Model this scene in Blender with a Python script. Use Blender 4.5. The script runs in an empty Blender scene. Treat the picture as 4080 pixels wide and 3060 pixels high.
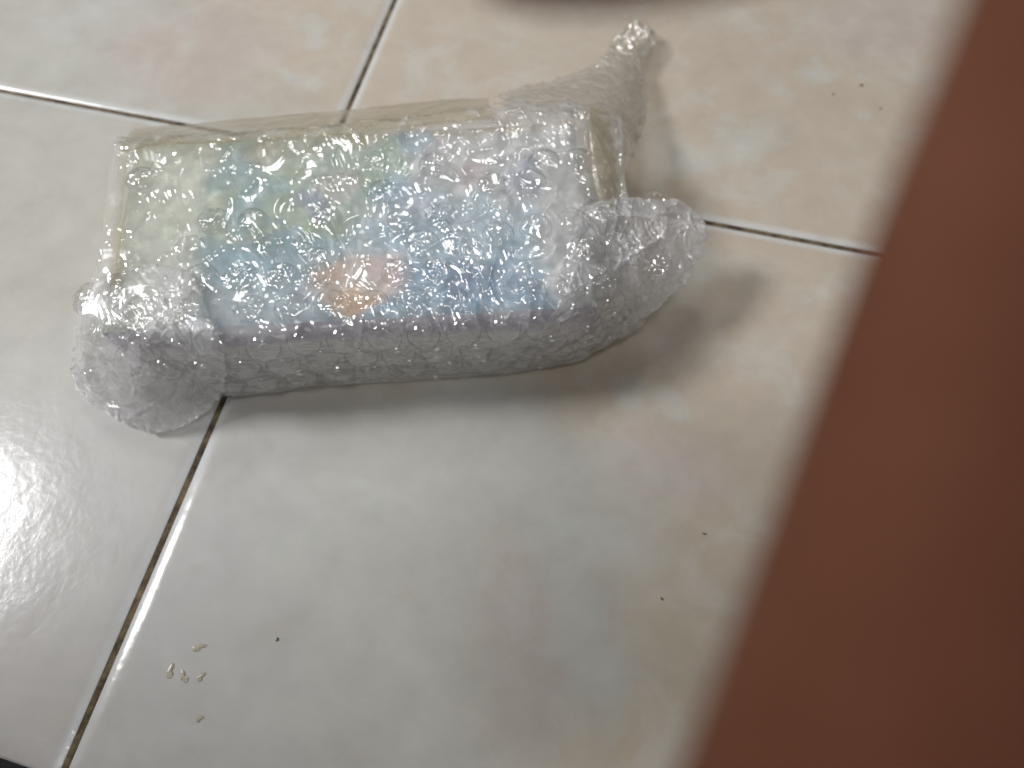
import bpy, math, random
import numpy as np
from mathutils import Vector, Matrix

random.seed(7)
RNG = np.random.default_rng(11)
SC = bpy.context.scene
COL = SC.collection

# ------------------------------------------------------------------ camera
CAM_H = 0.215
TILT = math.radians(25.0)
FPX = 3065.0
cam_data = bpy.data.cameras.new("camera")
cam_data.sensor_width = 7.45
cam_data.lens = 7.45 * FPX / 4080.0
cam_data.clip_start = 0.002
cam_data.clip_end = 20.0
cam_data.dof.use_dof = True
cam_data.dof.focus_distance = 0.197
cam_data.dof.aperture_fstop = 1.9
cam = bpy.data.objects.new("camera", cam_data)
COL.objects.link(cam)
cam.location = (0, 0, CAM_H)
cam.rotation_euler = (TILT, 0, 0)
SC.camera = cam

# ------------------------------------------------------------------ world (dim indoor room light)
world = bpy.data.worlds.new("World")
SC.world = world
world.use_nodes = True
bg = world.node_tree.nodes["Background"]
bg.inputs[0].default_value = (1.0, 0.95, 0.885, 1)
bg.inputs[1].default_value = 0.10

# ------------------------------------------------------------------ lamps
def area_lamp(name, az, el, dist, size, energy, color, size_y=None, target=(0, 0.12, 0)):
    d = Vector((math.cos(math.radians(az)) * math.cos(math.radians(el)),
                math.sin(math.radians(az)) * math.cos(math.radians(el)), math.sin(math.radians(el))))
    l = bpy.data.lights.new(name, 'AREA')
    l.shape = 'RECTANGLE'
    l.size = size
    l.size_y = size_y or size
    l.energy = energy
    l.color = color
    o = bpy.data.objects.new(name, l)
    o.location = Vector(target) + d * dist
    o.rotation_euler = (-d).to_track_quat('-Z', 'Y').to_euler()
    COL.objects.link(o)
    return o
area_lamp("key_lamp", 169, 44, 1.80, 0.44, 29.0, (0.985, 0.99, 1.0), 0.38, target=(0, 0.09, 0))
area_lamp("back_fill", 95, 36, 2.0, 1.2, 1.2, (0.97, 0.99, 1.0), 0.9)  # soft fill added from the far side, no visible source
area_lamp("ceiling_lamp", 97, 56, 2.0, 0.36, 7.0, (1.0, 0.985, 0.955), 0.36, target=(0, 0.1, 0))
area_lamp("overhead_fill", 262, 76, 2.0, 0.30, 7.0, (1.0, 0.985, 0.96), 0.24, target=(0, 0, 0))  # fill added overhead on the camera side, to light the parcel's front

area_lamp("front_fill", 275, 38, 2.0, 0.9, 2.2, (1.0, 0.98, 0.96), 0.6, target=(0, 0.1, 0))  # low fill added from the camera side, brightens the parcel's front

SC.view_settings.view_transform = 'Standard'
SC.view_settings.look = 'None'
SC.view_settings.exposure = 0.0
SC.view_settings.gamma = 1.0
cy = SC.cycles
cy.max_bounces = 24
cy.transparent_max_bounces = 40
cy.transmission_bounces = 10
cy.glossy_bounces = 4
cy.diffuse_bounces = 4
cy.caustics_reflective = False
cy.caustics_refractive = True
cy.sample_clamp_indirect = 4.0

# ------------------------------------------------------------------ helpers
def at(px, py, z=0.0):
    """photo pixel + height (m) -> world point"""
    u = (px - 2040) / FPX
    v = -(py - 1530) / FPX
    d = math.cos(TILT) - v * math.sin(TILT)
    return np.array([u / d * (CAM_H - z), (v * math.cos(TILT) + math.sin(TILT)) / d * (CAM_H - z), z])

def tag(o, label=None, cat=None, group=None, kind=None):
    if label: o['label'] = label
    if cat: o['category'] = cat
    if group: o['group'] = group
    if kind: o['kind'] = kind
    return o

def empty(name, loc=(0, 0, 0)):
    o = bpy.data.objects.new(name, None)
    o.location = loc
    o.empty_display_size = 0.01
    COL.objects.link(o)
    return o

def mesh_obj(name, verts, faces, mat, parent=None, smooth=True):
    me = bpy.data.meshes.new(name)
    verts = np.asarray(verts, dtype=np.float32)
    if isinstance(faces, np.ndarray):
        n, k = faces.shape
        me.vertices.add(len(verts)); me.vertices.foreach_set('co', verts.ravel())
        me.loops.add(n * k); me.loops.foreach_set('vertex_index', faces.astype(np.int32).ravel())
        me.polygons.add(n)
        me.polygons.foreach_set('loop_start', np.arange(0, n * k, k, dtype=np.int32))
        me.polygons.foreach_set('loop_total', np.full(n, k, dtype=np.int32))
        me.update(calc_edges=True)
    else:
        me.from_pydata([tuple(map(float, v)) for v in verts], [], faces)
    me.polygons.foreach_set('use_smooth', [smooth] * len(me.polygons))
    me.validate()
    if mat: me.materials.append(mat)
    o = bpy.data.objects.new(name, me)
    COL.objects.link(o)
    if parent: o.parent = parent
    return o

def grid_faces(nu, nv, closed_u=False):
    i = np.arange(nu if closed_u else nu - 1)[:, None]
    j = np.arange(nv - 1)[None, :]
    i2 = (i + 1) % nu
    a = i * nv + j; b = i2 * nv + j; c = i2 * nv + j + 1; d = i * nv + j + 1
    return np.stack([a, b, c, d], -1).reshape(-1, 4)

# 3-D gradient noise, vectorised
_perm = RNG.permutation(256); _perm = np.concatenate([_perm, _perm, _perm])
_g = RNG.normal(size=(256, 3)); _g /= np.linalg.norm(_g, axis=1)[:, None]
def noise(p):
    p = np.asarray(p, float)
    i = np.floor(p).astype(int); f = p - i; i &= 255
    u = f * f * f * (f * (f * 6 - 15) + 10)
    out = 0
    for dx in (0, 1):
        wx = u[..., 0] if dx else 1 - u[..., 0]
        for dy in (0, 1):
            wy = u[..., 1] if dy else 1 - u[..., 1]
            for dz in (0, 1):
                wz = u[..., 2] if dz else 1 - u[..., 2]
                h = _perm[_perm[_perm[(i[..., 0] + dx) & 255] + ((i[..., 1] + dy) & 255)] + ((i[..., 2] + dz) & 255)]
                g = _g[h]
                out = out + wx * wy * wz * (g[..., 0] * (f[..., 0] - dx) + g[..., 1] * (f[..., 1] - dy) + g[..., 2] * (f[..., 2] - dz))
    return out * 1.5
def ridge(p, sharp=5.0):
    n = np.abs(noise(p))
    return np.exp(-n * sharp)          # 1 on the crease, falling off steeply
def fbm(p, o=4):
    s = 0; a = 1
    for k in range(o):
        s = s + a * noise(p * 2 ** k + 17.3 * k); a *= 0.5
    return s
MM = 1000.0
def crumple(P, amp=1.0, seed=0.0, fine=0.0):
    """wrinkle height (m) for points P (m)"""
    q = P * MM + seed
    w = np.stack([noise(q / 13 + 5), noise(q / 13 + 31), noise(q / 13 + 57)], -1) * 4.0
    q1 = q + w
    h = 0.90 * (ridge(q1 / 13.0 + 3, 4.0) - .3)
    h += 0.30 * (ridge(q1 * np.array([1, .30, 1]) / 7.0 + 9, 5) - .3)
    h += 0.26 * (ridge(q1 * np.array([.25, 1, .8]) / 6.6 + 19, 5) - .3)
    h += 0.02 * (ridge(q1 * np.array([.8, .25, 1]) / 2.2 + 29, 5) - .3)
    # long stretch creases running down to the right
    c_, s_ = math.cos(math.radians(-58)), math.sin(math.radians(-58))
    rx_ = q1[..., 0] * c_ + q1[..., 1] * s_; ry_ = -q1[..., 0] * s_ + q1[..., 1] * c_
    qr = np.stack([rx_ / 15.0, ry_ / 2.0, q1[..., 2] / 5.0], -1)
    m_ = smooth(-.25, .35, noise(q / 16 + 311))
    h += 0.40 * (ridge(qr + 13, 4) - .4) * m_
    h += fine * 0.30 * (ridge(q1 / 2.3 + 43, 4) - .4)
    h += 0.45 * noise(q / 6.5 + 71) + 0.012 * noise(q / 1.8 + 91)
    return h * 0.001 * amp

def creases(P, Nrm, n, seed, dirs, length=(4, 14), width=(.22, .55), height=(.10, .30), where=None, window=None):
    """sharp stretch creases: narrow raised folds of finite length, some bent round a bubble"""
    rg = np.random.default_rng(seed)
    H_ = np.zeros(P.shape[:2])
    nu, nv = P.shape[:2]
    for _ in range(n):
        i = rg.integers(3, nu - 3); j = rg.integers(3, nv - 3)
        c = P[i, j]
        if where is not None and rg.random() > where(c): continue
        nn = Nrm[i, j]
        a = math.radians(dirs(c, rg))
        d = np.array([math.cos(a), math.sin(a), 0]); d = d - nn * np.dot(nn, d); d /= np.linalg.norm(d) + 1e-9
        e = np.cross(nn, d)
        L = rg.uniform(*length); w = rg.uniform(*width); A_ = rg.uniform(*height)
        k = rg.normal() * .05 if rg.random() < .65 else rg.choice([-1, 1]) / rg.uniform(7, 12)
        if window:
            i0, i1, j0, j1 = max(0, i - window), min(nu, i + window), max(0, j - window), min(nv, j + window)
        else: i0, i1, j0, j1 = 0, nu, 0, nv
        q = (P[i0:i1, j0:j1] - c) * MM
        x = q @ d; y = q @ e - k * x * x; z = np.abs(q @ nn)
        t = np.clip(1 - (2 * x / L) ** 2, 0, 1) * (z < 4)
        ww = w * (.5 + .6 * t)
        s_ = np.sign(rg.random() - .25)
        H_[i0:i1, j0:j1] += s_ * A_ * t ** .7 * np.exp(-np.abs(y / ww) ** 1.6)
    return H_ * .001
def crease_dirs(c, rg):
    x = c[0]
    if x < -.07: return rg.choice([15, 25, -60, 80]) + rg.normal() * 18
    return rg.choice([-62, -55, -75, -40, 20]) + rg.normal() * 16

def catmull(pts, n):
    """resample a polyline (k,3) with a centripetal-ish Catmull-Rom to n points"""
    P = np.asarray(pts, float)
    P = np.vstack([2 * P[0] - P[1], P, 2 * P[-1] - P[-2]])
    k = len(P) - 3
    t = np.linspace(0, k - 1e-9, n)
    i = t.astype(int); f = (t - i)[:, None]
    p0, p1, p2, p3 = P[i], P[i + 1], P[i + 2], P[i + 3]
    return 0.5 * (2 * p1 + (p2 - p0) * f + (2 * p0 - 5 * p1 + 4 * p2 - p3) * f ** 2 + (3 * p1 - p0 - 3 * p2 + p3) * f ** 3)

def loft(rows, nu, nv):
    R = [catmull(r, nu) for r in rows]              # each (nu,3)
    R = np.stack(R, 0)                              # (rows,nu,3)
    out = np.stack([catmull(R[:, i], nv) for i in range(nu)], 0)   # (nu,nv,3)
    return out
def normals(G):
    du = np.gradient(G, axis=0); dv = np.gradient(G, axis=1)
    n = np.cross(du, dv); n /= (np.linalg.norm(n, axis=-1, keepdims=True) + 1e-12)
    return n
def R_(rows):
    """rows of (px,py,zmm[,zproj]) -> world; zproj = height at which the pixel was read"""
    out = []
    for r in rows:
        L = []
        for p in r:
            zp = (p[3] if len(p) > 3 else p[2]) / MM
            q = at(p[0], p[1], zp); q[2] = p[2] / MM
            L.append(q)
        out.append(np.array(L))
    return out

def smooth(a, b, x):
    t = np.clip((x - a) / (b - a), 0, 1); return t * t * (3 - 2 * t)

def srgb(r, g, b):
    f = lambda c: (c / 255 / 12.92) if c / 255 <= 0.04045 else ((c / 255 + 0.055) / 1.055) ** 2.4
    return np.array([f(r), f(g), f(b)])

# ------------------------------------------------------------------ materials
def new_mat(name):
    m = bpy.data.materials.new(name); m.use_nodes = True
    nt = m.node_tree
    for n in list(nt.nodes): nt.nodes.remove(n)
    out = nt.nodes.new('ShaderNodeOutputMaterial')
    return m, nt, out
def N(nt, kind, **kw):
    n = nt.nodes.new(kind)
    for k, v in kw.items():
        if k.startswith('i_'):
            key = k[2:]
            key = int(key) if key.isdigit() else key.replace('_', ' ')
            n.inputs[key].default_value = v
        else: setattr(n, k, v)
    return n
def math_n(nt, op, a, b=None, clamp=False):
    n = nt.nodes.new('ShaderNodeMath'); n.operation = op; n.use_clamp = clamp
    for i, v in enumerate((a, b)):
        if v is None: continue
        if isinstance(v, (int, float)): n.inputs[i].default_value = v
        else: nt.links.new(v, n.inputs[i])
    return n.outputs[0]
def ramp(nt, fac, stops, interp='LINEAR'):
    r = nt.nodes.new('ShaderNodeValToRGB'); r.color_ramp.interpolation = interp
    e = r.color_ramp.elements
    while len(e) < len(stops): e.new(0.5)
    for el, (p, c) in zip(e, stops):
        el.position = p; el.color = (*c, 1) if len(c) == 3 else c
    nt.links.new(fac, r.inputs[0]); return r.outputs[0]
def mixc(nt, fac, a, b):
    m = nt.nodes.new('ShaderNodeMix'); m.data_type = 'RGBA'
    def put(s, v):
        if isinstance(v, (int, float)): s.default_value = v
        elif hasattr(v, 'links'): nt.links.new(v, s)
        else: s.default_value = (*v[:3], 1)
    put(m.inputs[0], fac); put(m.inputs[6], a); put(m.inputs[7], b)
    return m.outputs[2]

def film_material(name, milk=0.235, tint=(0.985, 0.985, 0.985), milk_col=(0.88, 0.885, 0.89), rough=0.085, gloss=0.0, refr=0.22, bump=0.06, bscale=900):
    m, nt, out = new_mat(name)
    tc = N(nt, 'ShaderNodeTexCoord')
    nz = N(nt, 'ShaderNodeTexNoise', i_Scale=bscale, i_Detail=3.0, i_Roughness=0.6, i_Distortion=0.8)
    nt.links.new(tc.outputs['Object'], nz.inputs['Vector'])
    bp = N(nt, 'ShaderNodeBump', i_Strength=bump, i_Distance=0.0002)
    nt.links.new(nz.outputs[0], bp.inputs['Height'])
    nm = bp.outputs[0]
    tr = N(nt, 'ShaderNodeBsdfTransparent'); tr.inputs[0].default_value = (*tint, 1)
    rf = N(nt, 'ShaderNodeBsdfRefraction'); rf.inputs['Color'].default_value = (*tint, 1)
    rf.inputs['Roughness'].default_value = 0.06; rf.inputs['IOR'].default_value = 1.12
    nt.links.new(nm, rf.inputs['Normal'])
    mx0 = N(nt, 'ShaderNodeMixShader'); mx0.inputs[0].default_value = refr
    nt.links.new(tr.outputs[0], mx0.inputs[1]); nt.links.new(rf.outputs[0], mx0.inputs[2])
    df = N(nt, 'ShaderNodeBsdfDiffuse'); df.inputs[0].default_value = (*milk_col, 1); nt.links.new(nm, df.inputs['Normal'])
    tl = N(nt, 'ShaderNodeBsdfTranslucent'); tl.inputs[0].default_value = (*milk_col, 1); nt.links.new(nm, tl.inputs['Normal'])
    mx1 = N(nt, 'ShaderNodeMixShader'); mx1.inputs[0].default_value = 0.4
    nt.links.new(df.outputs[0], mx1.inputs[1]); nt.links.new(tl.outputs[0], mx1.inputs[2])
    # milkiness: uneven haze of the stretched film
    nz2 = N(nt, 'ShaderNodeTexNoise', i_Scale=75.0, i_Detail=3.0, i_Roughness=0.55)
    nt.links.new(tc.outputs['Object'], nz2.inputs['Vector'])
    mk = math_n(nt, 'MULTIPLY', math_n(nt, 'MULTIPLY', nz2.outputs[0], 2.0), milk, True)
    mx2 = N(nt, 'ShaderNodeMixShader'); nt.links.new(mk, mx2.inputs[0])
    nt.links.new(mx0.outputs[0], mx2.inputs[1]); nt.links.new(mx1.outputs[0], mx2.inputs[2])
    gl = N(nt, 'ShaderNodeBsdfGlossy', i_Roughness=rough); gl.inputs[0].default_value = (1, 1, 1, 1)
    nt.links.new(nm, gl.inputs['Normal'])
    fr = N(nt, 'ShaderNodeLayerWeight'); nt.links.new(nm, fr.inputs['Normal'])
    ff = math_n(nt, 'ADD', math_n(nt, 'MULTIPLY', math_n(nt, 'POWER', fr.outputs['Facing'], 5.0), 0.9), 0.085 + gloss, True)
    mx3 = N(nt, 'ShaderNodeMixShader'); nt.links.new(ff, mx3.inputs[0])
    nt.links.new(mx2.outputs[0], mx3.inputs[1]); nt.links.new(gl.outputs[0], mx3.inputs[2])
    nt.links.new(mx3.outputs[0], out.inputs[0])
    return m

M_wrap = film_material("bubble_film")
M_bubble = film_material("bubble_dome_film", milk=0.03, refr=0.22, rough=0.055, bump=0.03)
M_inner = film_material("inner_film", milk=0.13, rough=0.30, refr=0.08, bump=0.05)
M_flap = film_material("loose_bubble_film", milk=0.37, milk_col=(0.88, 0.875, 0.89), refr=0.18, bump=0.06)
M_flap_clear = film_material("clear_loose_film", milk=0.17, tint=(0.98, 0.97, 0.94), milk_col=(0.80, 0.78, 0.77), refr=0.15, bump=0.06, rough=0.06, gloss=0.03)
M_tape = film_material("yellowed_tape", milk=0.20, tint=(0.96, 0.935, 0.84), milk_col=(0.62, 0.56, 0.42), rough=0.25, refr=0.25, bump=0.15, bscale=300)

def attr_material(name, rough=0.5, spec=0.4, fine=0.06):
    m, nt, out = new_mat(name)
    a = N(nt, 'ShaderNodeAttribute', attribute_name='print')
    tc = N(nt, 'ShaderNodeTexCoord')
    nz = N(nt, 'ShaderNodeTexNoise', i_Scale=700.0, i_Detail=4.0)
    nt.links.new(tc.outputs['Object'], nz.inputs['Vector'])
    k = math_n(nt, 'ADD', math_n(nt, 'MULTIPLY', nz.outputs[0], fine * 2), 1 - fine)
    vm = N(nt, 'ShaderNodeVectorMath', operation='SCALE'); nt.links.new(a.outputs['Color'], vm.inputs[0]); nt.links.new(k, vm.inputs['Scale'])
    p = N(nt, 'ShaderNodeBsdfPrincipled', i_Roughness=rough)
    p.inputs['Specular IOR Level'].default_value = spec
    nt.links.new(vm.outputs[0], p.inputs['Base Color']); nt.links.new(p.outputs[0], out.inputs[0])
    return m
M_print = attr_material("printed_card")

# --- floor tile
def tile_material():
    m, nt, out = new_mat("glazed_marbled_tile")
    ge = N(nt, 'ShaderNodeNewGeometry')
    pos = ge.outputs['Position']
    wz = N(nt, 'ShaderNodeTexNoise', i_Scale=26.0, i_Detail=5.0, i_Roughness=0.6)
    nt.links.new(pos, wz.inputs['Vector'])
    sub = N(nt, 'ShaderNodeVectorMath', operation='SUBTRACT'); nt.links.new(wz.outputs['Color'], sub.inputs[0]); sub.inputs[1].default_value = (.5, .5, .5)
    scl = N(nt, 'ShaderNodeVectorMath', operation='SCALE'); nt.links.new(sub.outputs[0], scl.inputs[0]); scl.inputs['Scale'].default_value = 0.055
    add = N(nt, 'ShaderNodeVectorMath', operation='ADD'); nt.links.new(pos, add.inputs[0]); nt.links.new(scl.outputs[0], add.inputs[1])
    wp = add.outputs[0]
    tan = (0.43, 0.372, 0.305); grey = (0.42, 0.415, 0.385); pink = (0.435, 0.375, 0.345); pale = (0.455, 0.46, 0.435); cool = (0.455, 0.45, 0.45)
    n1 = N(nt, 'ShaderNodeTexNoise', i_Scale=9.0, i_Detail=4.0, i_Roughness=0.55); nt.links.new(wp, n1.inputs['Vector'])
    col = mixc(nt, math_n(nt, 'MULTIPLY', ramp(nt, n1.outputs[0], [(0.52, (0, 0, 0)), (0.60, (1, 1, 1))]), 0.45), tan, pink)
    # the marbling of these particular tiles: cloudy patches with their own outlines
    def blob(col, px, py, rx, ry, ang, c, strength=0.9, soft=0.35):
        w = at(px, py)
        mp = N(nt, 'ShaderNodeMapping', vector_type='TEXTURE')
        mp.inputs['Location'].default_value = (w[0], w[1], 0)
        mp.inputs['Rotation'].default_value = (0, 0, math.radians(ang))
        mp.inputs['Scale'].default_value = (rx, ry, 1)
        nt.links.new(wp, mp.inputs['Vector'])
        ln = N(nt, 'ShaderNodeVectorMath', operation='LENGTH'); nt.links.new(mp.outputs[0], ln.inputs[0])
        mr = N(nt, 'ShaderNodeMapRange', interpolation_type='SMOOTHSTEP')
        mr.inputs['From Min'].default_value = 1 + soft; mr.inputs['From Max'].default_value = 1 - soft
        mr.inputs['To Min'].default_value = 0; mr.inputs['To Max'].default_value = strength
        nt.links.new(ln.outputs['Value'], mr.inputs['Value'])
        return mixc(nt, mr.outputs[0], col, c)
    col = blob(col, 150, 1100, .10, .10, 0, grey, .9)
    col = blob(col, 150, 100, .06, .05, 0, grey, .9)
    col = blob(col, 1500, 2350, .075, .062, 30, grey, 1.0, .2)
    col = blob(col, 300, 2500, .06, .09, 0, cool, .8, .5)
    col = blob(col, 800, 230, .035, .022, 10, pink, .75, .4)
    col = blob(col, 2050, 2500, .014, .03, 0, pink, .55, .4)
    col = blob(col, 2650, 1830, .018, .014, 0, pink, .8, .4)
    col = blob(col, 3500, 120, .022, .018, 0, pink, .8, .3)
    col = blob(col, 2300, 2560, .006, .03, 12, grey, .6, .5)
    for px, py, s in ((310, 60, .008), (1290, 120, .005), (1200, 330, .004), (2730, 1060, .010), (3000, 530, .009),
                      (3250, 280, .005), (2680, 640, .009), (1420, 1990, .006), (1150, 2230, .006), (2200, 2120, .005), (2500, 1560, .006), (2720, 1560, .005), (3650, 950, .006)):
        col = blob(col, px, py, s * 1.3, s, 25, pale, .65, .7)
    # thin pale and dark veins
    v1 = N(nt, 'ShaderNodeTexNoise', i_Scale=14.0, i_Detail=3.0, i_Distortion=0.6); nt.links.new(wp, v1.inputs['Vector'])
    vv = math_n(nt, 'ABSOLUTE', math_n(nt, 'SUBTRACT', v1.outputs[0], 0.5))
    vm = math_n(nt, 'MULTIPLY', ramp(nt, vv, [(0.0, (1, 1, 1)), (0.04, (0, 0, 0))]), 0.09)
    col = mixc(nt, vm, col, (0.56, 0.56, 0.53))
    v2 = N(nt, 'ShaderNodeTexNoise', i_Scale=22.0, i_Detail=5.0, i_Distortion=0.4); nt.links.new(pos, v2.inputs['Vector'])
    vm2 = math_n(nt, 'MULTIPLY', ramp(nt, v2.outputs[0], [(0.55, (0, 0, 0)), (0.72, (1, 1, 1))]), 0.14)
    col = mixc(nt, vm2, col, (0.30, 0.26, 0.21))
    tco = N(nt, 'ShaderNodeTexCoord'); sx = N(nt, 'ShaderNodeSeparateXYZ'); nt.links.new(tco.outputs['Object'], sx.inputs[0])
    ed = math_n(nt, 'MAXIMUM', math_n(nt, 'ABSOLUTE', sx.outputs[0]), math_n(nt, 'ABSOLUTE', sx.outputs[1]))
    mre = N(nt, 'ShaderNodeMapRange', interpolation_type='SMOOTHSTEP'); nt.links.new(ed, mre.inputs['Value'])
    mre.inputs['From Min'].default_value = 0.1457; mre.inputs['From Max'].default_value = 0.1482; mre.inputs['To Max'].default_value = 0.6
    col = mixc(nt, mre.outputs[0], col, (0.56, 0.585, 0.60))   # highlight along the rounded edge, painted in as a paler glaze colour
    v4 = N(nt, 'ShaderNodeTexNoise', i_Scale=42.0, i_Detail=6.0, i_Roughness=0.62, i_Distortion=0.5); nt.links.new(pos, v4.inputs['Vector'])
    col = mixc(nt, math_n(nt, 'MULTIPLY', ramp(nt, v4.outputs[0], [(0.50, (0, 0, 0)), (0.64, (1, 1, 1))]), 0.48), col, (0.47, 0.46, 0.43))
    col = mixc(nt, math_n(nt, 'MULTIPLY', ramp(nt, v4.outputs[0], [(0.30, (1, 1, 1)), (0.46, (0, 0, 0))]), 0.34), col, (0.35, 0.31, 0.26))
    v3 = N(nt, 'ShaderNodeTexNoise', i_Scale=95.0, i_Detail=4.0, i_Roughness=0.6); nt.links.new(pos, v3.inputs['Vector'])
    k = math_n(nt, 'ADD', math_n(nt, 'MULTIPLY', v3.outputs[0], 0.22), 0.89)
    vs = N(nt, 'ShaderNodeVectorMath', operation='SCALE'); nt.links.new(col, vs.inputs[0]); nt.links.new(k, vs.inputs['Scale'])
    p = N(nt, 'ShaderNodeBsdfPrincipled')
    p.inputs['Specular IOR Level'].default_value = 0.55
    rz = N(nt, 'ShaderNodeTexNoise', i_Scale=60.0, i_Detail=4.0); nt.links.new(pos, rz.inputs['Vector'])
    nt.links.new(math_n(nt, 'ADD', math_n(nt, 'MULTIPLY', rz.outputs[0], 0.08), 0.12), p.inputs['Roughness'])
    nt.links.new(vs.outputs[0], p.inputs['Base Color'])
    # orange-peel of the glaze
    b1 = N(nt, 'ShaderNodeTexNoise', i_Scale=420.0, i_Detail=2.0); nt.links.new(pos, b1.inputs['Vector'])
    b2 = N(nt, 'ShaderNodeTexNoise', i_Scale=110.0, i_Detail=3.0, i_Distortion=0.5); nt.links.new(pos, b2.inputs['Vector'])
    bh = math_n(nt, 'ADD', b1.outputs[0], math_n(nt, 'MULTIPLY', b2.outputs[0], 2.2))
    bp = N(nt, 'ShaderNodeBump', i_Strength=0.14, i_Distance=0.0003); nt.links.new(bh, bp.inputs['Height'])
    nt.links.new(bp.outputs[0], p.inputs['Normal'])
    nt.links.new(p.outputs[0], out.inputs[0])
    return m
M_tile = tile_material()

def simple_mat(name, c1, c2, scale, rough=0.8, bump=0.3, dist=0.0005, spec=0.3, sss=0.0):
    m, nt, out = new_mat(name)
    tc = N(nt, 'ShaderNodeTexCoord')
    nz = N(nt, 'ShaderNodeTexNoise', i_Scale=scale, i_Detail=6.0, i_Roughness=0.65); nt.links.new(tc.outputs['Object'], nz.inputs['Vector'])
    c = ramp(nt, nz.outputs[0], [(0.35, c1), (0.65, c2)])
    p = N(nt, 'ShaderNodeBsdfPrincipled', i_Roughness=rough); p.inputs['Specular IOR Level'].default_value = spec
    if sss:
        p.inputs['Subsurface Weight'].default_value = sss
        p.inputs['Subsurface Radius'].default_value = (0.004, 0.0015, 0.0008)
        p.inputs['Subsurface Scale'].default_value = 1.0
    nt.links.new(c, p.inputs['Base Color'])
    bp = N(nt, 'ShaderNodeBump', i_Strength=bump, i_Distance=dist); nt.links.new(nz.outputs[0], bp.inputs['Height']); nt.links.new(bp.outputs[0], p.inputs['Normal'])
    nt.links.new(p.outputs[0], out.inputs[0])
    return m
M_grout = simple_mat("dirty_grout", (0.030, 0.020, 0.014), (0.17, 0.13, 0.08), 260, 0.95, 0.8, 0.0006)
M_skin = simple_mat("brown_skin", (0.19, 0.066, 0.037), (0.27, 0.112, 0.066), 30, 0.75, 0.2, 0.0003, 0.1, 0.1)
M_cloth = simple_mat("dark_grey_cloth", (0.012, 0.012, 0.014), (0.03, 0.03, 0.034), 1500, 0.95, 0.6, 0.0004)
M_speck = simple_mat("dark_crumb", (0.11, 0.09, 0.065), (0.18, 0.15, 0.10), 3000, 0.8)
M_drip = simple_mat("dried_drip", (0.29, 0.255, 0.18), (0.41, 0.38, 0.31), 2500, 0.25, 0.3, 0.0001, 0.6)

# ------------------------------------------------------------------ floor
floor = empty("floor"); tag(floor, kind='structure')
TILE = 0.30; GAP = 0.0017
J = at(1312, 600)
ANG_A = math.radians(76.8); ANG_B = math.radians(-13.2)
eb = np.array([math.cos(ANG_B), math.sin(ANG_B)])       # along the cross joint, to the right
ea = np.array([-eb[1], eb[0]])                          # away from the camera
gm = bpy.data.meshes.new("grout")
gs = 0.62
gv = [(J[0] - gs, J[1] - gs, -0.0009), (J[0] + gs, J[1] - gs, -0.0009), (J[0] + gs, J[1] + gs, -0.0009), (J[0] - gs, J[1] + gs, -0.0009)]
mesh_obj("grout", gv, [(0, 1, 2, 3)], M_grout, floor, False)
def tile_mesh():
    half = (TILE - GAP) / 2
    e = np.array([0, .00010, .00025, .0005, .0009, .0015, .0022, .0030, .0040, .0055])
    x = np.concatenate([-half + e, np.linspace(-half + .012, half - .012, 24), (half - e)[::-1]])
    X, Y = np.meshgrid(x, x, indexing='ij')
    d = np.minimum(half - np.abs(X), half - np.abs(Y))
    dd = np.clip(d / 0.0048, 0, 1)
    Z = -0.0008 * (1 - dd) ** 2.2
    Z = np.where(d < 1e-6, -0.0030, Z)
    V = np.stack([X, Y, Z], -1).reshape(-1, 3)
    return V, grid_faces(len(x), len(x))
tv, tf = tile_mesh()
tile0 = None
for i in range(-2, 2):
    for j in range(-2, 2):
        c = J[:2] + eb * (i + .5) * TILE + ea * (j + .5) * TILE
        if tile0 is None:
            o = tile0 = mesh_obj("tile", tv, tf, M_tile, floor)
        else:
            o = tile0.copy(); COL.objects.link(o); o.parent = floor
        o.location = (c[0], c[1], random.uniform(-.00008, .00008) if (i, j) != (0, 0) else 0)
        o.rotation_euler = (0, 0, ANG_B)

# ------------------------------------------------------------------ parcel
parcel_base = at(1300, 1000, .0)
parcel = empty("bubble_wrapped_parcel")
tag(parcel, "blue and green printed box wrapped in crumpled clear bubble wrap on the tiles", "parcel")

H = 0.031
# carton corners (top face)
c_tl = at(492, 560, H); c_tr = at(2440, 480, H); c_br = at(2215, 1215, H); c_bl = at(455, 1325, H)
cor = [c_tl[:2], c_tr[:2], c_br[:2], c_bl[:2]]
# best rectangle through those corners
ctr = np.mean(cor, 0)
ux = (cor[1] - cor[0] + cor[2] - cor[3]); Lx = np.linalg.norm(ux) / 2; ux /= np.linalg.norm(ux)
uy = np.array([-ux[1], ux[0]]); Ly = abs(np.dot((cor[0] - cor[3] + cor[1] - cor[2]) / 2, uy))
def box_pt(a, b, z):       # a,b in 0..1 from front-left
    p = ctr + ux * (a - .5) * Lx + uy * (b - .5) * Ly
    return np.array([p[0], p[1], z])
carton = empty("carton"); carton.parent = parcel
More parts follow.
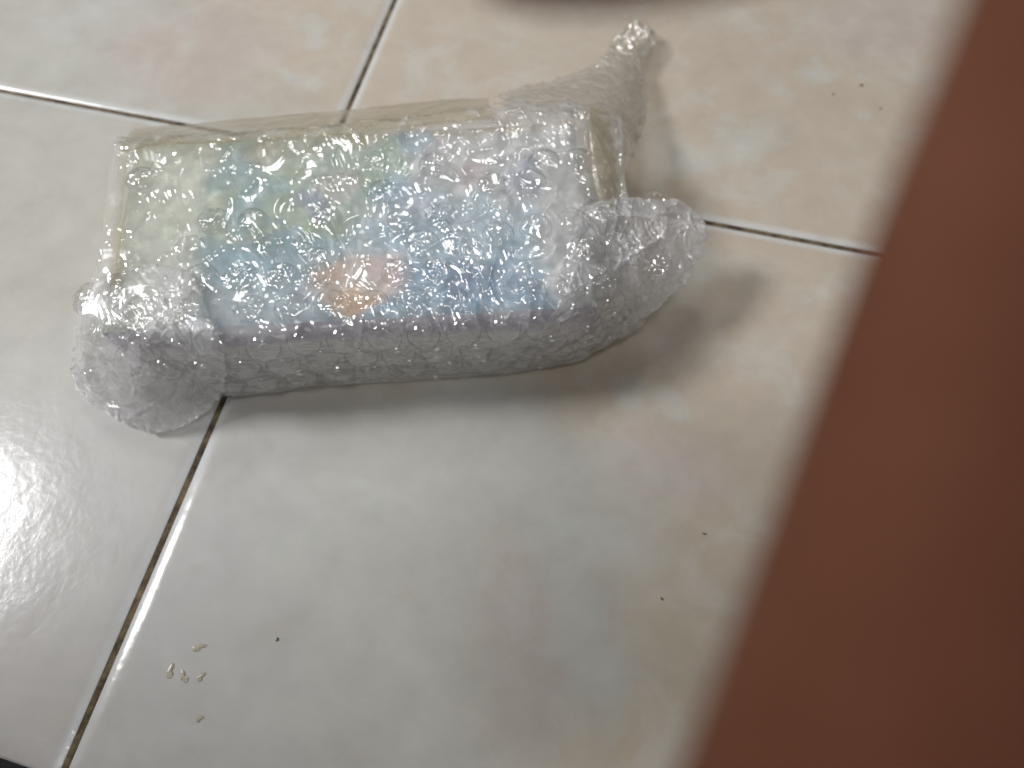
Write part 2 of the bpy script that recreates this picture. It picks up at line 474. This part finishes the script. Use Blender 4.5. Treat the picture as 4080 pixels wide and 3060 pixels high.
# colours of the print, placed on the lid in lid coordinates
def to_ab(px, py):
    w = at(px, py, H)[:2] - ctr
    return np.array([np.dot(w, ux) / Lx + .5, np.dot(w, uy) / Ly + .5])
def paint(ab, base, blobs, seed=0):
    P3 = np.concatenate([ab * np.array([Lx, Ly]) * MM / 9.0, np.full(ab.shape[:-1] + (1,), seed)], -1)
    w = np.stack([fbm(P3 + 3), fbm(P3 + 40)], -1)
    col = np.broadcast_to(base, ab.shape[:-1] + (3,)).copy()
    for (px, py, rx, ry, c, s, soft, warp) in blobs:
        cab = to_ab(px, py)
        q = (ab - cab) * np.array([Lx, Ly]) * MM + w * warp
        d = np.sqrt((q[..., 0] / rx) ** 2 + (q[..., 1] / ry) ** 2)
        t = (1 - smooth(1 - soft, 1 + soft, d)) * s
        col = col * (1 - t[..., None]) + np.array(c) * t[..., None]
    k = 1 + 0.35 * fbm(P3 * 2.2 + 60, 3)[..., None]
    return np.clip(col * k, 0.005, 0.9)
na, nb = 420, 210
A, B = np.meshgrid(np.linspace(0, 1, na), np.linspace(0, 1, nb), indexing='ij')
AB = np.stack([A, B], -1)
white = (0.60, 0.63, 0.50); green = (0.22, 0.36, 0.20); teal = (0.16, 0.34, 0.42); blue = (0.12, 0.34, 0.55); lblue = (0.30, 0.47, 0.58)
deep = (0.07, 0.17, 0.34); yell = (0.42, 0.33, 0.13); orange = (0.68, 0.36, 0.10); peach = (0.56, 0.42, 0.34); grey = (0.62, 0.62, 0.62)
blobs = [
    (1150, 560, 46, 4.5, (0.48, 0.40, 0.20), .85, .4, 2),
    (1120, 740, 40, 24, (0.36, 0.42, 0.26), .92, .25, 5),
    (1650, 700, 30, 22, (0.36, 0.44, 0.52), .85, .3, 5),
    (900, 1180, 30, 9, (0.36, 0.50, 0.56), .8, .3, 4),
    (2050, 650, 30, 26, (0.48, .47, .46), .9, .3, 5),
    (2000, 470, 40, 6, (0.50, 0.42, 0.24), .9, .3, 2),
    (1200, 800, 22, 13, green, .5, .3, 7),
    (1480, 660, 13, 13, green, .8, .3, 6),
    (950, 640, 9, 8, teal, .6, .5, 6),
    (1000, 800, 10, 9, teal, .7, .4, 8),
    (1100, 1010, 26, 7, teal, .8, .3, 5),
    (1450, 530, 8, 5, yell, .9, .3, 3),
    (1350, 740, 7, 5, (0.4, .36, .3), .7, .4, 4),
    (1240, 800, 5, 5, (0.14, .2, .33), .8, .4, 4),
    (1570, 750, 7, 6, blue, .6, .5, 4),
    (1660, 545, 6, 5, blue, .65, .5, 3),
    (1060, 600, 5, 5, (0.5, .38, .24), .5, .5, 3),
    (1900, 700, 5, 6, (0.45, .30, .30), .6, .4, 2),
    (1850, 950, 28, 16, lblue, .7, .3, 6),
    (1820, 1150, 32, 10, blue, .7, .45, 5),
    (2000, 1130, 14, 6, deep, .55, .5, 5),
    (1830, 1100, 3, 6, deep, .8, .4, 2),
    (2130, 700, 9, 7, (0.22, .28, .42), .7, .4, 3),
    (1420, 1110, 12, 9.5, peach, .9, .4, 4),
    (1560, 1090, 6, 6, (0.62, 0.42, 0.40), .8, .4, 3),
    (1320, 1090, 4, 4, (0.66, 0.46, 0.34), .8, .4, 3),
    (1400, 1200, 8, 3.6, orange, .9, .4, 3),
    (1190, 1180, 3, 3, (0.12, .14, .24), .7, .4, 2),
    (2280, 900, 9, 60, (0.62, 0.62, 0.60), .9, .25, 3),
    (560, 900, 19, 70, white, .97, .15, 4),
]
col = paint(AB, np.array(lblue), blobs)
V = np.stack([np.broadcast_to(box_pt(0, 0, 0)[0], A.shape), A, A], -1).astype(float)
P2 = ctr + (A[..., None] - .5) * ux * Lx + (B[..., None] - .5) * uy * Ly
edge = np.minimum(np.minimum(A, 1 - A) * Lx, np.minimum(B, 1 - B) * Ly)
Z = H - 0.0016 * (1 - np.clip(edge / .0026, 0, 1)) ** 2
V = np.concatenate([P2, Z[..., None]], -1).reshape(-1, 3)
def set_print(o, col):
    at_ = o.data.attributes.new('print', 'FLOAT_COLOR', 'POINT')
    c4 = np.concatenate([col.reshape(-1, 3), np.ones((col.reshape(-1, 3).shape[0], 1))], -1).astype(np.float32)
    at_.data.foreach_set('color', c4.ravel())
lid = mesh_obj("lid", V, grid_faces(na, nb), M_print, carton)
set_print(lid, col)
tag(lid, "printed lid with blue, green, white and orange patches")
# walls of the carton, each with its own print
def wall(name, a0, b0, a1, b1, kind):
    n, k = 200, 60
    S, T = np.meshgrid(np.linspace(0, 1, n), np.linspace(0, 1, k), indexing='ij')
    p0 = box_pt(a0, b0, 0); p1 = box_pt(a1, b1, 0)
    P = p0 + S[..., None] * (p1 - p0); P[..., 2] = T * (H - .0016) + .0004
    nz = fbm(P * MM / 7, 4)
    if kind == 'front':
        base = np.array([0.88, 0.88, 0.82]); purple = np.array([0.42, 0.37, 0.54]); dk = np.array([0.09, 0.10, 0.17])
        t = smooth(.56, .66, T + .05 * nz)[..., None]
        c = base * (1 - t) + purple * t
        for s0, t0, rs, rt in ((.17, .58, .012, .10), (.30, .50, .03, .04), (.42, .52, .05, .03), (.60, .50, .04, .04), (.8, .52, .03, .03)):
            q = np.exp(-((S - s0) / rs) ** 2 - ((T - t0) / rt) ** 2)[..., None] * (.9 if s0 < .2 else .4)
            c = c * (1 - q) + dk * q
    else:
        c = np.broadcast_to(np.array([0.70, 0.67, 0.55]), P.shape)
    c = np.clip(c * (1 + .25 * nz[..., None]), .01, .9)
    o = mesh_obj(name, P.reshape(-1, 3), grid_faces(n, k), M_print, carton)
    set_print(o, c)
    return o
tag(wall("front_panel", 0, 0, 1, 0, 'front'), "pale front panel with a purple grey band along its top edge")
wall("side_panel", 1, 0, 1, 1, 's'); wall("side_panel", 0, 1, 0, 0, 's'); wall("back_panel", 1, 1, 0, 1, 's')

# --- main sleeve of bubble wrap
rows = R_([
    [(500, 560, 2, 33), (800, 540, 2, 33), (1330, 500, 2, 33), (1700, 470, 2, 33), (1950, 450, 2, 33), (2250, 440, 2, 33), (2440, 470, 2, 33)],
    [(478, 548, 20, 30), (800, 525, 20, 33), (1330, 485, 20, 33), (1700, 455, 20, 33), (1950, 425, 20, 33), (2250, 420, 22, 33), (2455, 450, 20, 33)],
    [(470, 560, 33), (800, 545, 34), (1330, 510, 34), (1700, 470, 34), (1950, 440, 35), (2250, 430, 35), (2470, 470, 32)],
    [(440, 720, 34), (800, 700, 34.5), (1330, 680, 34.5), (1700, 660, 34.5), (1950, 650, 35), (2250, 640, 35), (2478, 660, 32)],
    [(415, 960, 34), (800, 950, 34.5), (1330, 940, 34.5), (1700, 930, 34.5), (1950, 900, 35.5), (2250, 850, 36), (2500, 830, 32)],
    [(350, 1180, 33), (800, 1170, 35), (1330, 1150, 34.5), (1700, 1140, 34.5), (1950, 1120, 35), (2250, 1080, 35), (2520, 1000, 30)],
    [(330, 1300, 30), (780, 1340, 34.5), (1300, 1310, 34.5), (1700, 1285, 34.5), (1950, 1270, 34), (2250, 1240, 33), (2540, 1130, 27)],
    [(330, 1400, 22), (800, 1450, 24), (1280, 1405, 24), (1700, 1380, 24), (1970, 1365, 24), (2290, 1320, 24), (2550, 1190, 20)],
    [(350, 1480, 10), (850, 1545, 9), (1250, 1500, 9), (1700, 1462, 9), (2050, 1440, 10), (2330, 1370, 12), (2560, 1240, 13)],
    [(420, 1500, 2), (880, 1570, 1.6), (1240, 1535, 1.2), (1700, 1503, 1.2), (2080, 1472, 1.6), (2350, 1402, 5), (2555, 1275, 9)],
    [(450, 1440, .8), (890, 1500, .5), (1240, 1470, .5), (1700, 1440, .5), (2050, 1400, .6), (2300, 1330, 3), (2500, 1200, 6)],
])
def wrap_surface(name, G, mat, parent, amp=1.0, seed=0.0, off=0.0, ncr=0, edge_fade=True, floor_clear=0.0003, amp_fn=None, label=None):
    n = normals(G)
    if n[G.shape[0] // 2, G.shape[1] // 3, 2] < 0: n = -n
    h = crumple(G, amp, seed)
    if amp_fn is not None: h = h * amp_fn(G)
    if ncr: h = h + creases(G, n, ncr, 5 + int(seed), crease_dirs, window=34)
    if edge_fade:
        zf = smooth(0.0008, 0.006, G[..., 2]); h = h * (0.25 + 0.75 * zf)
    V = G + n * (h + off)[..., None]
    V[..., 2] = np.maximum(V[..., 2], floor_clear)
    o = mesh_obj(name, V.reshape(-1, 3), grid_faces(G.shape[0], G.shape[1]), mat, parent)
    if label: tag(o, label)
    return o
SL = loft(rows, 620, 430)
wrap = wrap_surface("bubble_wrap", SL, M_wrap, parcel, amp=1.0, off=.0006, ncr=850, amp_fn=lambda G: .75 + .6 * smooth(-.11, -.02, G[..., 0]))
lin = loft(rows, 420, 300)
wrap_surface("inner_wrap_layer", lin, M_inner, parcel, amp=0.9, seed=77, off=-.0008)

# --- the bubbles: round domes, many crushed, each its own piece
def bubble_mesh(i, crushed):
    nr, na_ = 22, 72
    r = np.linspace(0, 1, nr)[None, :]; a = np.linspace(0, 2 * math.pi, na_, endpoint=False)[:, None]
    R0 = 0.0049
    prof = (1 - r ** 2.6) ** 0.5 * 0.0034 * (1 - .55 * crushed)
    X = r * np.cos(a) * R0; Y = r * np.sin(a) * R0; Zb = prof + 0 * a
    P = np.stack([X, Y, Zb], -1)
    q = P * MM + i * 37.0
    w = np.stack([noise(q / 3 + 2), noise(q / 3 + 22), noise(q / 3 + 42)], -1) * 1.2
    k = ridge((q + w) * np.array([1, .16, .5]) / 1.8, 4) * .26 + ridge((q + w) * np.array([.5, 1, 1]) / 4.4 + 8, 4) * .8 + .40 * noise(q / 3.6 + 90)
    fade = smooth(0.0, .25, 1 - r) + 0 * a
    Zb = Zb + (k - .45) * 0.001 * (0.25 + 1.15 * crushed) * fade
    Zb = np.maximum(Zb, -0.0004 + 0 * Zb)
    rim = .00018 * np.exp(-((r - .985) / .02) ** 2) + 0 * a
    P = np.stack([X, Y, Zb + rim], -1)
    me_o = mesh_obj("bubble", P.reshape(-1, 3), grid_faces(na_, nr, True), M_bubble, wrap)
    return me_o
protos = [bubble_mesh(i, c) for i, c in enumerate((0.15, 0.35, 0.55, 0.8, 1.0, 1.0))]
# hex pitch laid on the sleeve by arc length
nS = normals(lin)
if nS[210, 80, 2] < 0: nS = -nS
row_len = np.cumsum(np.r_[0, np.linalg.norm(np.diff(lin[210], axis=0), axis=1)])
used = [False] * len(protos)
pitch = 0.0108; k = 0
s = 0.006
rown = 0
while s < row_len[-1] - .003:
    j = int(np.searchsorted(row_len, s)); j = min(j, lin.shape[1] - 2)
    cl = np.cumsum(np.r_[0, np.linalg.norm(np.diff(lin[:, j], axis=0), axis=1)])
    t = 0.004 + (rown % 2) * pitch / 2
    while t < cl[-1] - .004:
        i = min(int(np.searchsorted(cl, t)), lin.shape[0] - 2)
        p = lin[i, j]; n = nS[i, j]
        top = n[2] > .8
        ab_ = np.array([np.dot(p[:2] - ctr, ux), np.dot(p[:2] - ctr, uy)])
        if p[2] > .012 and n[1] < .45 and ab_[1] < Ly / 2 - .011 and ab_[0] > -Lx / 2 + .004:
            if top:
                vi = random.choice([1, 2, 2, 3, 3, 4])
            else:
                vi = random.choice([0, 1, 1, 2, 2, 3])
            if top and random.random() < (.62 if ab_[1] > -.008 else .3):
                t += pitch; continue
            src = protos[vi]
            if not used[vi]: o = src; used[vi] = True
            else:
                o = src.copy(); COL.objects.link(o); o.parent = wrap
            o.location = Vector(p + n * .0009)
            q = Vector(n).to_track_quat('Z', 'Y')
            o.rotation_euler = (q @ Matrix.Rotation(random.uniform(0, 6.28), 3, 'Z').to_quaternion()).to_euler()
            sc = random.uniform(.92, 1.02)
            o.scale = (sc, sc * random.uniform(.93, 1.05), sc * random.uniform(.8, 1.1))
        t += pitch
    s += pitch * .87; rown += 1

# --- pillows: folded-over ends of the wrap (a closed thin pouch from its outline)
def pillow(name, outline, centre, mat, parent, top=.004, bot=.001, amp=1.0, seed=0.0, na_=560, nr=130, power=2.2, label=None, rim=1.0, fine=0.0, bub=.5):
    O = R_([outline])[0]
    O = np.vstack([O, O[:1]])
    # closed catmull
    P = np.vstack([O[-2], O, O[1]])
    k_ = len(O) - 1
    t = np.linspace(0, k_ - 1e-9, na_, endpoint=False); i = t.astype(int); f = (t - i)[:, None]
    p0, p1, p2, p3 = P[i], P[i + 1], P[i + 2], P[i + 3]
    E = 0.5 * (2 * p1 + (p2 - p0) * f + (2 * p0 - 5 * p1 + 4 * p2 - p3) * f ** 2 + (3 * p1 - p0 - 3 * p2 + p3) * f ** 3)
    dE = 0.0011 * rim * np.stack([noise(E * MM / 2.2 + 4), noise(E * MM / 2.2 + 14), 0 * E[:, 0]], -1)
    C = at(centre[0], centre[1], centre[2] / MM)
    r = np.linspace(0, 1, nr)[None, :, None]
    base = C + (E[:, None, :] - C) * r + dE[:, None, :] * smooth(.82, 1.0, r)
    rr = np.linspace(0, 1, nr)[None, :]
    out = []
    for sgn, hh, sd in ((1, top, seed), (-1, bot, seed + 13)):
        G = base.copy()
        G[..., 2] += sgn * hh * (1 - rr ** power) ** .6
        n = normals(G)
        m_ = np.sign(n[..., 2:3]); n = n * np.where(m_ == 0, 1, m_)
        fade = (0.35 + .65 * smooth(0, .12, 1 - rr)) * smooth(-.02, .04, rr)
        h = crumple(G, amp, sd, fine) * fade
        if sgn > 0: h = h + creases(G, n, 170, 7 + int(seed), crease_dirs, height=(.12, .30)) * fade
        V = G + n * (sgn * h)[..., None] * (1 if sgn > 0 else .6)
        V[..., 2] = np.maximum(V[..., 2], .0003 + (0.0004 if sgn > 0 else 0))
        out.append(V.reshape(-1, 3))
    n0 = len(out[0])
    f0 = grid_faces(na_, nr, True)
    faces = np.vstack([f0, f0 + n0])
    o = mesh_obj(name, np.vstack(out), faces, mat, parent)
    if label: tag(o, label)
    if bub:
        T = out[0].reshape(na_, nr, 3); Nn = normals(T); Nn = Nn * np.where(Nn[..., 2:3] < 0, -1, 1)
        lim = int(nr * .86)
        Tf = T[:, :lim].reshape(-1, 3); Nf = np.stack([Nn[..., k_][:, :lim].ravel() for k_ in range(3)], -1)
        mn, mx = Tf.min(0), Tf.max(0)
        y = mn[1]; r_i = 0
        while y < mx[1]:
            x = mn[0] + (r_i % 2) * .0054
            while x < mx[0]:
                d2 = (Tf[:, 0] - x) ** 2 + (Tf[:, 1] - y) ** 2; b_ = int(np.argmin(d2))
                if d2[b_] < 1e-6 and Tf[b_, 2] > .004 and Nf[b_, 2] > .35 and random.random() < bub:
                    b = random.choice(protos[1:5]).copy(); COL.objects.link(b); b.parent = o
                    b.location = Vector(Tf[b_] - Nf[b_] * .0002)
                    q = Vector(Nf[b_] * np.array([.7, .7, 1])).to_track_quat('Z', 'Y')
                    b.rotation_euler = (q @ Matrix.Rotation(random.uniform(0, 6.28), 3, 'Z').to_quaternion()).to_euler()
                    c_ = random.uniform(.9, 1.02); b.scale = (c_, c_ * random.uniform(.9, 1.05), c_ * random.uniform(.7, 1.0))
                x += .0108
            y += .0094; r_i += 1
    return o

pillow("folded_wrap_end", [(400, 1105, 28), (560, 1060, 34), (760, 1090, 37), (820, 1230, 38), (880, 1360, 35), (900, 1480, 24), (880, 1570, 9), (760, 1680, 3), (640, 1722, 2), (540, 1705, 2),
                           (430, 1645, 3), (330, 1570, 5), (292, 1500, 9), (296, 1380, 16), (320, 1240, 22), (350, 1160, 26)],
       (580, 1370, 28), M_flap, parcel, top=.006, bot=.010, amp=1.5, seed=5, fine=.25, label="grey crumpled fold of bubble wrap bulging at the front left corner")
pillow("loose_wrap_flap", [(2300, 840, 35), (2420, 800, 34), (2480, 785, 33), (2600, 795, 30), (2700, 800, 28), (2765, 838, 26), (2812, 900, 24), (2812, 960, 23), (2770, 1060, 21), (2700, 1150, 18),
                           (2560, 1275, 14), (2400, 1370, 9), (2250, 1430, 5), (2150, 1455, 4), (2130, 1380, 16), (2180, 1290, 30), (2240, 1180, 34), (2250, 1000, 36)],
       (2500, 1060, 27), M_flap, parcel, top=.0035, bot=.003, amp=1.7, seed=31, fine=.25, label="grey crumpled flap of bubble wrap flaring out at the right end")
def flap_sheets():
    rws = R_([
        [(1960, 402, 33), (2090, 356, 27), (2250, 312, 19), (2375, 255, 12), (2436, 190, 9), (2440, 165, 8), (2515, 98, 6)],
        [(2120, 430, 36), (2210, 385, 29), (2320, 325, 19), (2405, 275, 13), (2452, 210, 9), (2495, 140, 6.5), (2535, 92, 6)],
        [(2330, 480, 36.5), (2380, 420, 28), (2430, 345, 18), (2465, 275, 12), (2490, 210, 8.5), (2525, 150, 6.5), (2555, 90, 6)],
        [(2430, 620, 35), (2470, 520, 26), (2505, 420, 17), (2515, 310, 11), (2520, 230, 8), (2553, 160, 6.5), (2572, 104, 6)],
        [(2455, 720, 33.5), (2500, 600, 25), (2545, 470, 15.5), (2555, 350, 10), (2540, 255, 7.5), (2575, 175, 6), (2588, 118, 5.5)],
        [(2462, 800, 32), (2500, 650, 24), (2562, 490, 13.5), (2572, 370, 8.5), (2556, 265, 6.5), (2592, 190, 5), (2600, 130, 4.5)]])
    root = None
    for q, (off, sd, am) in enumerate(((.0006, 51, .9), (-.0012, 88, .8))):
        G = loft(rws, 300, 180)
        G[..., :2] += (noise(G * 260)[..., None] * .0014) * smooth(.88, 1, np.abs(np.linspace(-1, 1, 180)))[None, :, None]
        G[-1, :, :2] += .0010 * np.stack([noise(G[-1] * 600), noise(G[-1] * 600 + 9)], -1)
        n = normals(G); n = n * np.where(n[..., 2:3] < 0, -1, 1)
        tip = smooth(.45, .9, np.linspace(0, 1, 300))[:, None]
        h = crumple(G, am * 1.15, sd, .12) * (.8 + .9 * tip) + .0014 * tip * (ridge(G * MM / 2.6 + sd, 4) - .4) + creases(G, n, 80, 3 + q, crease_dirs, length=(3, 9), width=(.22, .6), height=(.15, .42), where=lambda c: .5 if c[1] < .2 else 1.)
        V = G + n * (h + off)[..., None]; V[..., 2] = np.maximum(V[..., 2], .0006)
        o = mesh_obj("upper_wrap_flap", V.reshape(-1, 3), grid_faces(300, 180), M_flap_clear, parcel)
        tag(o, "clear crumpled flap of film with a bright torn tip at the upper right")
flap_sheets()

# prototypes that no bubble of the sleeve used
for u_, p_ in zip(used, protos):
    if not u_: bpy.data.objects.remove(p_, do_unlink=True)

# --- tape: smooth yellowed strips over the back and left edges
def strip(name, rws, mat, nu=300, nv=24, amp=.4, seed=0.0, label=None, edge=0.0):
    G = loft(R_(rws), nu, nv)
    n = normals(G); n = n * np.where(n[..., 2:3] < 0, -1, 1)
    V = G + n * crumple(G, amp, seed)[..., None]
    o = mesh_obj(name, V.reshape(-1, 3), grid_faces(nu, nv), mat, parcel)
    if label: tag(o, label)
    return o
strip("tape_strip", [[(498, 548, 29), (570, 508, 28), (800, 492, 27), (1060, 465, 27), (1330, 442, 27), (1700, 405, 27), (1950, 392, 27)],
                     [(478, 560, 33), (600, 545, 34), (800, 535, 34.5), (1060, 515, 34.5), (1330, 490, 34.5), (1700, 450, 34.5), (1950, 420, 35)],
                     [(485, 610, 35.5), (600, 585, 36.5), (800, 572, 36.5), (1060, 560, 36.5), (1330, 540, 36.5), (1700, 500, 36.5), (2000, 470, 37)]],
      M_tape, label="smooth yellowed tape strip along the back edge", seed=3)
strip("tape_strip", [[(462, 560, 22), (430, 720, 22), (410, 900, 22), (396, 1040, 22), (388, 1140, 22)],
                     [(475, 560, 31), (450, 720, 31), (432, 900, 31), (420, 1040, 31), (410, 1140, 31)],
                     [(520, 560, 35.5), (500, 720, 36), (488, 900, 36), (478, 1040, 36), (470, 1140, 36)]],
      M_tape, label="smooth yellowed tape strip down the left edge", seed=9)
strip("tape_strip", [[(2330, 430, 37), (2345, 560, 37), (2360, 700, 37), (2380, 800, 37.5)],
                     [(2370, 430, 36.5), (2380, 560, 36.5), (2400, 700, 36.5), (2420, 795, 36.5)],
                     [(2460, 470, 33), (2474, 580, 32), (2484, 700, 31), (2484, 790, 31)]],
      M_tape, label="smooth yellowed tape strip at the right end", seed=15)

# ------------------------------------------------------------------ finger close to the lens
def skinned(name, chains, mat, sub=3):
    verts, edges, rad = [], [], []
    for ch in chains:
        prev = ch[0] if isinstance(ch[0], int) else None
        for p in (ch[1:] if prev is not None else ch):
            verts.append(p[:3]); rad.append(p[3]); 
            if prev is not None: edges.append((prev, len(verts) - 1))
            prev = len(verts) - 1
    me = bpy.data.meshes.new(name); me.from_pydata(verts, edges, [])
    o = bpy.data.objects.new(name, me); COL.objects.link(o)
    sk = o.modifiers.new("skin", 'SKIN'); sk.use_smooth_shade = True
    for v, r in zip(me.skin_vertices[0].data, rad):
        v.radius = (r, r)
    me.skin_vertices[0].data[0].use_root = True
    sb = o.modifiers.new("sub", 'SUBSURF'); sb.levels = sub; sb.render_levels = sub
    me.materials.append(mat)
    return o
def near(px, py, d):
    """point d metres from the lens along the photo pixel's direction"""
    u = (px - 2040) / FPX; v = -(py - 1530) / FPX
    q = Vector((u, v, -1)).normalized() * d
    w = Matrix.Rotation(TILT, 3, 'X') @ q
    return (w.x, w.y, w.z + CAM_H)
# finger axis passes right of the frame centre; its left side is the blurred edge
fa = []
for py, le in ((-900, 4450), (-450, 4215), (0, 3985), (500, 3740), (1000, 3490), (1500, 3300), (2000, 3120), (2500, 2960), (3060, 2800), (3700, 2640), (4500, 2480)):
    d_ = .0405
    r_ = .0083 + .0035 * (py + 900) / 5400
    fa.append((near(le + (r_ / d_) * FPX * 1.04, py + 160, d_ + .0035), r_))
fr = [f[1] for f in fa]; fr[0] = .0055; fa = [f[0] for f in fa]
chain = [(*p, r) for p, r in zip(fa, fr)]
hand = skinned("person", [chain], M_skin)
tag(hand, "brown finger held close to the lens, blurred down the right side", "person")
tf_ = [near(5200, -1000, .050), near(4200, -640, .046), near(3300, -560, .0425), near(2800, -345, .0415), near(2500, -272, .041), near(2100, -262, .041), near(1850, -290, .041)]
tr_ = [.0080, .0060, .0042, .0037, .0035, .0034, .0028]
hand2 = skinned("person", [[(*p, r) for p, r in zip(tf_, tr_)]], M_skin)
tag(hand2, "blurred brown fingertip just showing along the top edge of the view", "person")

# ------------------------------------------------------------------ the phone that takes the picture (above the frame, behind the lens)
def rounded_slab(name, x0, x1, y0, y1, z0, z1, r, mat, parent, bev=.0012):
    pts = []
    for cx, cy_, a0 in ((x1 - r, y1 - r, 0), (x0 + r, y1 - r, 90), (x0 + r, y0 + r, 180), (x1 - r, y0 + r, 270)):
        for k_ in range(9):
            a_ = math.radians(a0 + k_ * 90 / 8)
            pts.append((cx, cy_, math.cos(a_), math.sin(a_)))
    vs, fs = [], []
    prof = [(-bev, z0), (-bev * .3, z0 + bev * .3), (0, z0 + bev), (0, z1 - bev), (-bev * .3, z1 - bev * .3), (-bev, z1)]
    for off, z in prof:
        for cx, cy_, c_, s_ in pts: vs.append((cx + (r + off) * c_, cy_ + (r + off) * s_, z))
    n_ = len(pts)
    for k_ in range(len(prof) - 1):
        for i in range(n_): fs.append((k_ * n_ + i, k_ * n_ + (i + 1) % n_, (k_ + 1) * n_ + (i + 1) % n_, (k_ + 1) * n_ + i))
    fs.append(tuple(range(n_))[::-1]); fs.append(tuple(range((len(prof) - 1) * n_, len(prof) * n_)))
    return mesh_obj(name, vs, fs, mat, parent, False)
M_phone = simple_mat("black_phone_shell", (0.02, 0.02, 0.022), (0.026, 0.026, 0.03), 200, 0.4, 0.0)
phone = empty("phone", (0, 0, CAM_H)); phone.rotation_euler = (TILT, 0, 0)
tag(phone, "black phone held over the parcel, above the picture", "phone")
rounded_slab("phone_body", -.018, .146, -.050, .030, .0035, .0115, .009, M_phone, phone)
rounded_slab("screen", -.015, .143, -.047, .027, .0116, .0120, .007, M_phone, phone, .0001)

# ------------------------------------------------------------------ dark cloth at the bottom left corner
def cloth():
    n = 60
    G = np.zeros((n, n, 3))
    p0 = at(-900, 2700)[:2]; p1 = at(200, 3085)[:2]; p2 = at(200, 3900)[:2]; p3 = at(-900, 3900)[:2]
    for i in range(n):
        for j in range(n):
            s_, t_ = i / (n - 1), j / (n - 1)
            q = (p0 * (1 - s_) + p1 * s_) * (1 - t_) + (p3 * (1 - s_) + p2 * s_) * t_
            e_ = min(t_, 1 - t_, s_, 1 - s_)
            G[i, j] = (q[0], q[1], .0012 + .007 * (1 - (1 - min(1, e_ * 6)) ** 2))
    G[..., 2] += .0012 * noise(G * 90) * smooth(.0012, .004, G[..., 2])
    return mesh_obj("cloth", G.reshape(-1, 3), grid_faces(n, n), M_cloth)
leg_root = empty("person", (-.30, -.06, 0)); tag(leg_root, "dark grey trouser hem of a crouching person in the bottom left corner", "person")
hem = cloth(); hem.name = "trouser_hem"; hem.parent = leg_root; hem.matrix_parent_inverse = Matrix.Translation((.30, .06, 0))
def trouser_leg():  # leg out of view, placed and shaped to shade the bottom left floor
    cl = catmull([(-.36, -.03, .0), (-.36, -.015, .08), (-.355, .008, .20), (-.35, .026, .31), (-.34, .055, .42), (-.34, .07, .50)], 70)
    th = np.linspace(0, 2 * math.pi, 64, endpoint=False)
    G = np.zeros((64, 70, 3))
    for j in range(70):
        t_ = j / 69
        r = .052 + .022 * t_
        if t_ > .9: r *= max(.02, math.sqrt(1 - ((t_ - .9) / .1) ** 2))
        G[:, j, 0] = cl[j, 0] + r * np.cos(th); G[:, j, 1] = cl[j, 1] + r * np.sin(th); G[:, j, 2] = cl[j, 2]
    f = noise(G * np.array([14, 14, 30])) * .010 + noise(G * 70) * .003
    G[..., 0] += f * np.cos(th)[:, None]; G[..., 1] += f * np.sin(th)[:, None]
    o = mesh_obj("trouser_leg", G.reshape(-1, 3), grid_faces(64, 70, True), M_cloth, leg_root)
    o.matrix_parent_inverse = Matrix.Translation((.30, .06, 0))
trouser_leg()

# ------------------------------------------------------------------ crumbs and drips on the tiles
def lump(name, px, py, rx, ry, hgt, mat, seed, ang=0.0):
    na_, nr = 14, 5
    vs = [(0, 0, hgt)]
    fs = []
    for k_ in range(1, nr):
        r = k_ / (nr - 1)
        for a_ in range(na_):
            th = 2 * math.pi * a_ / na_
            w = .85 + .38 * math.sin(2 * th + seed) + .22 * math.sin(3 * th + seed * 3) + .12 * math.sin(5 * th + seed * 5)
            vs.append((r * rx * w * math.cos(th), r * ry * w * math.sin(th), hgt * math.sqrt(max(0, 1 - r * r))))
    for a_ in range(na_): fs.append((0, 1 + a_, 1 + (a_ + 1) % na_))
    for k_ in range(nr - 2):
        for a_ in range(na_):
            b0 = 1 + k_ * na_; b1 = b0 + na_
            fs.append((b0 + a_, b1 + a_, b1 + (a_ + 1) % na_, b0 + (a_ + 1) % na_))
    vs = [(v[0] * .85, v[1] * .85, v[2]) for v in vs]
    o = mesh_obj(name, vs, fs, mat)
    w = at(px, py); o.location = (w[0], w[1], .0002); o.rotation_euler = (0, 0, ang)
    return o
for px, py, rx, ry, lab, ang in (
    (1105, 2548, .00065, .0003, "small dark crumb right of the yellowish drips on the bottom left tile", .9),
    (3432, 341, .00075, .0007, "largest dark crumb on the upper right tile", 0),
    (3318, 377, .0004, .0004, "faint crumb just left of the largest crumb on the upper right tile", 0),
    (3507, 434, .0004, .0004, "tiny crumb nearest the blurred finger on the upper right tile", 0),
    (2806, 2127, .0007, .00022, "thin dark crumb beside the finger's blurred edge below the parcel", -.4),
    (2636, 2385, .0004, .0004, "round dark crumb low down beside the finger's blurred edge", 0)):
    tag(lump("crumb", px, py, rx, ry, .0004, M_speck, px % 7, ang), lab, "crumb", "dark crumbs on the tiles")
for px, py, rx, ry, lab, ang in (
    (790, 2580, .0021, .0011, "pale dried drip, topmost of the yellowish spots", 0.0),
    (678, 2675, .0012, .0022, "dried drip with a thin tail, leftmost of the yellowish spots", -.5),
    (733, 2697, .0011, .0020, "dried curved drip between two other spots in the row", .1),
    (800, 2697, .0013, .0011, "small dried drip at the right end of the row of spots", .3),
    (795, 2864, .0010, .0009, "round brownish dried drop, lowest of the yellowish spots", 0)):
    tag(lump("dried_drip", px, py, rx, ry, .00012, M_drip, px % 5, ang), lab, "drip", "yellowish dried drips on the bottom tile")
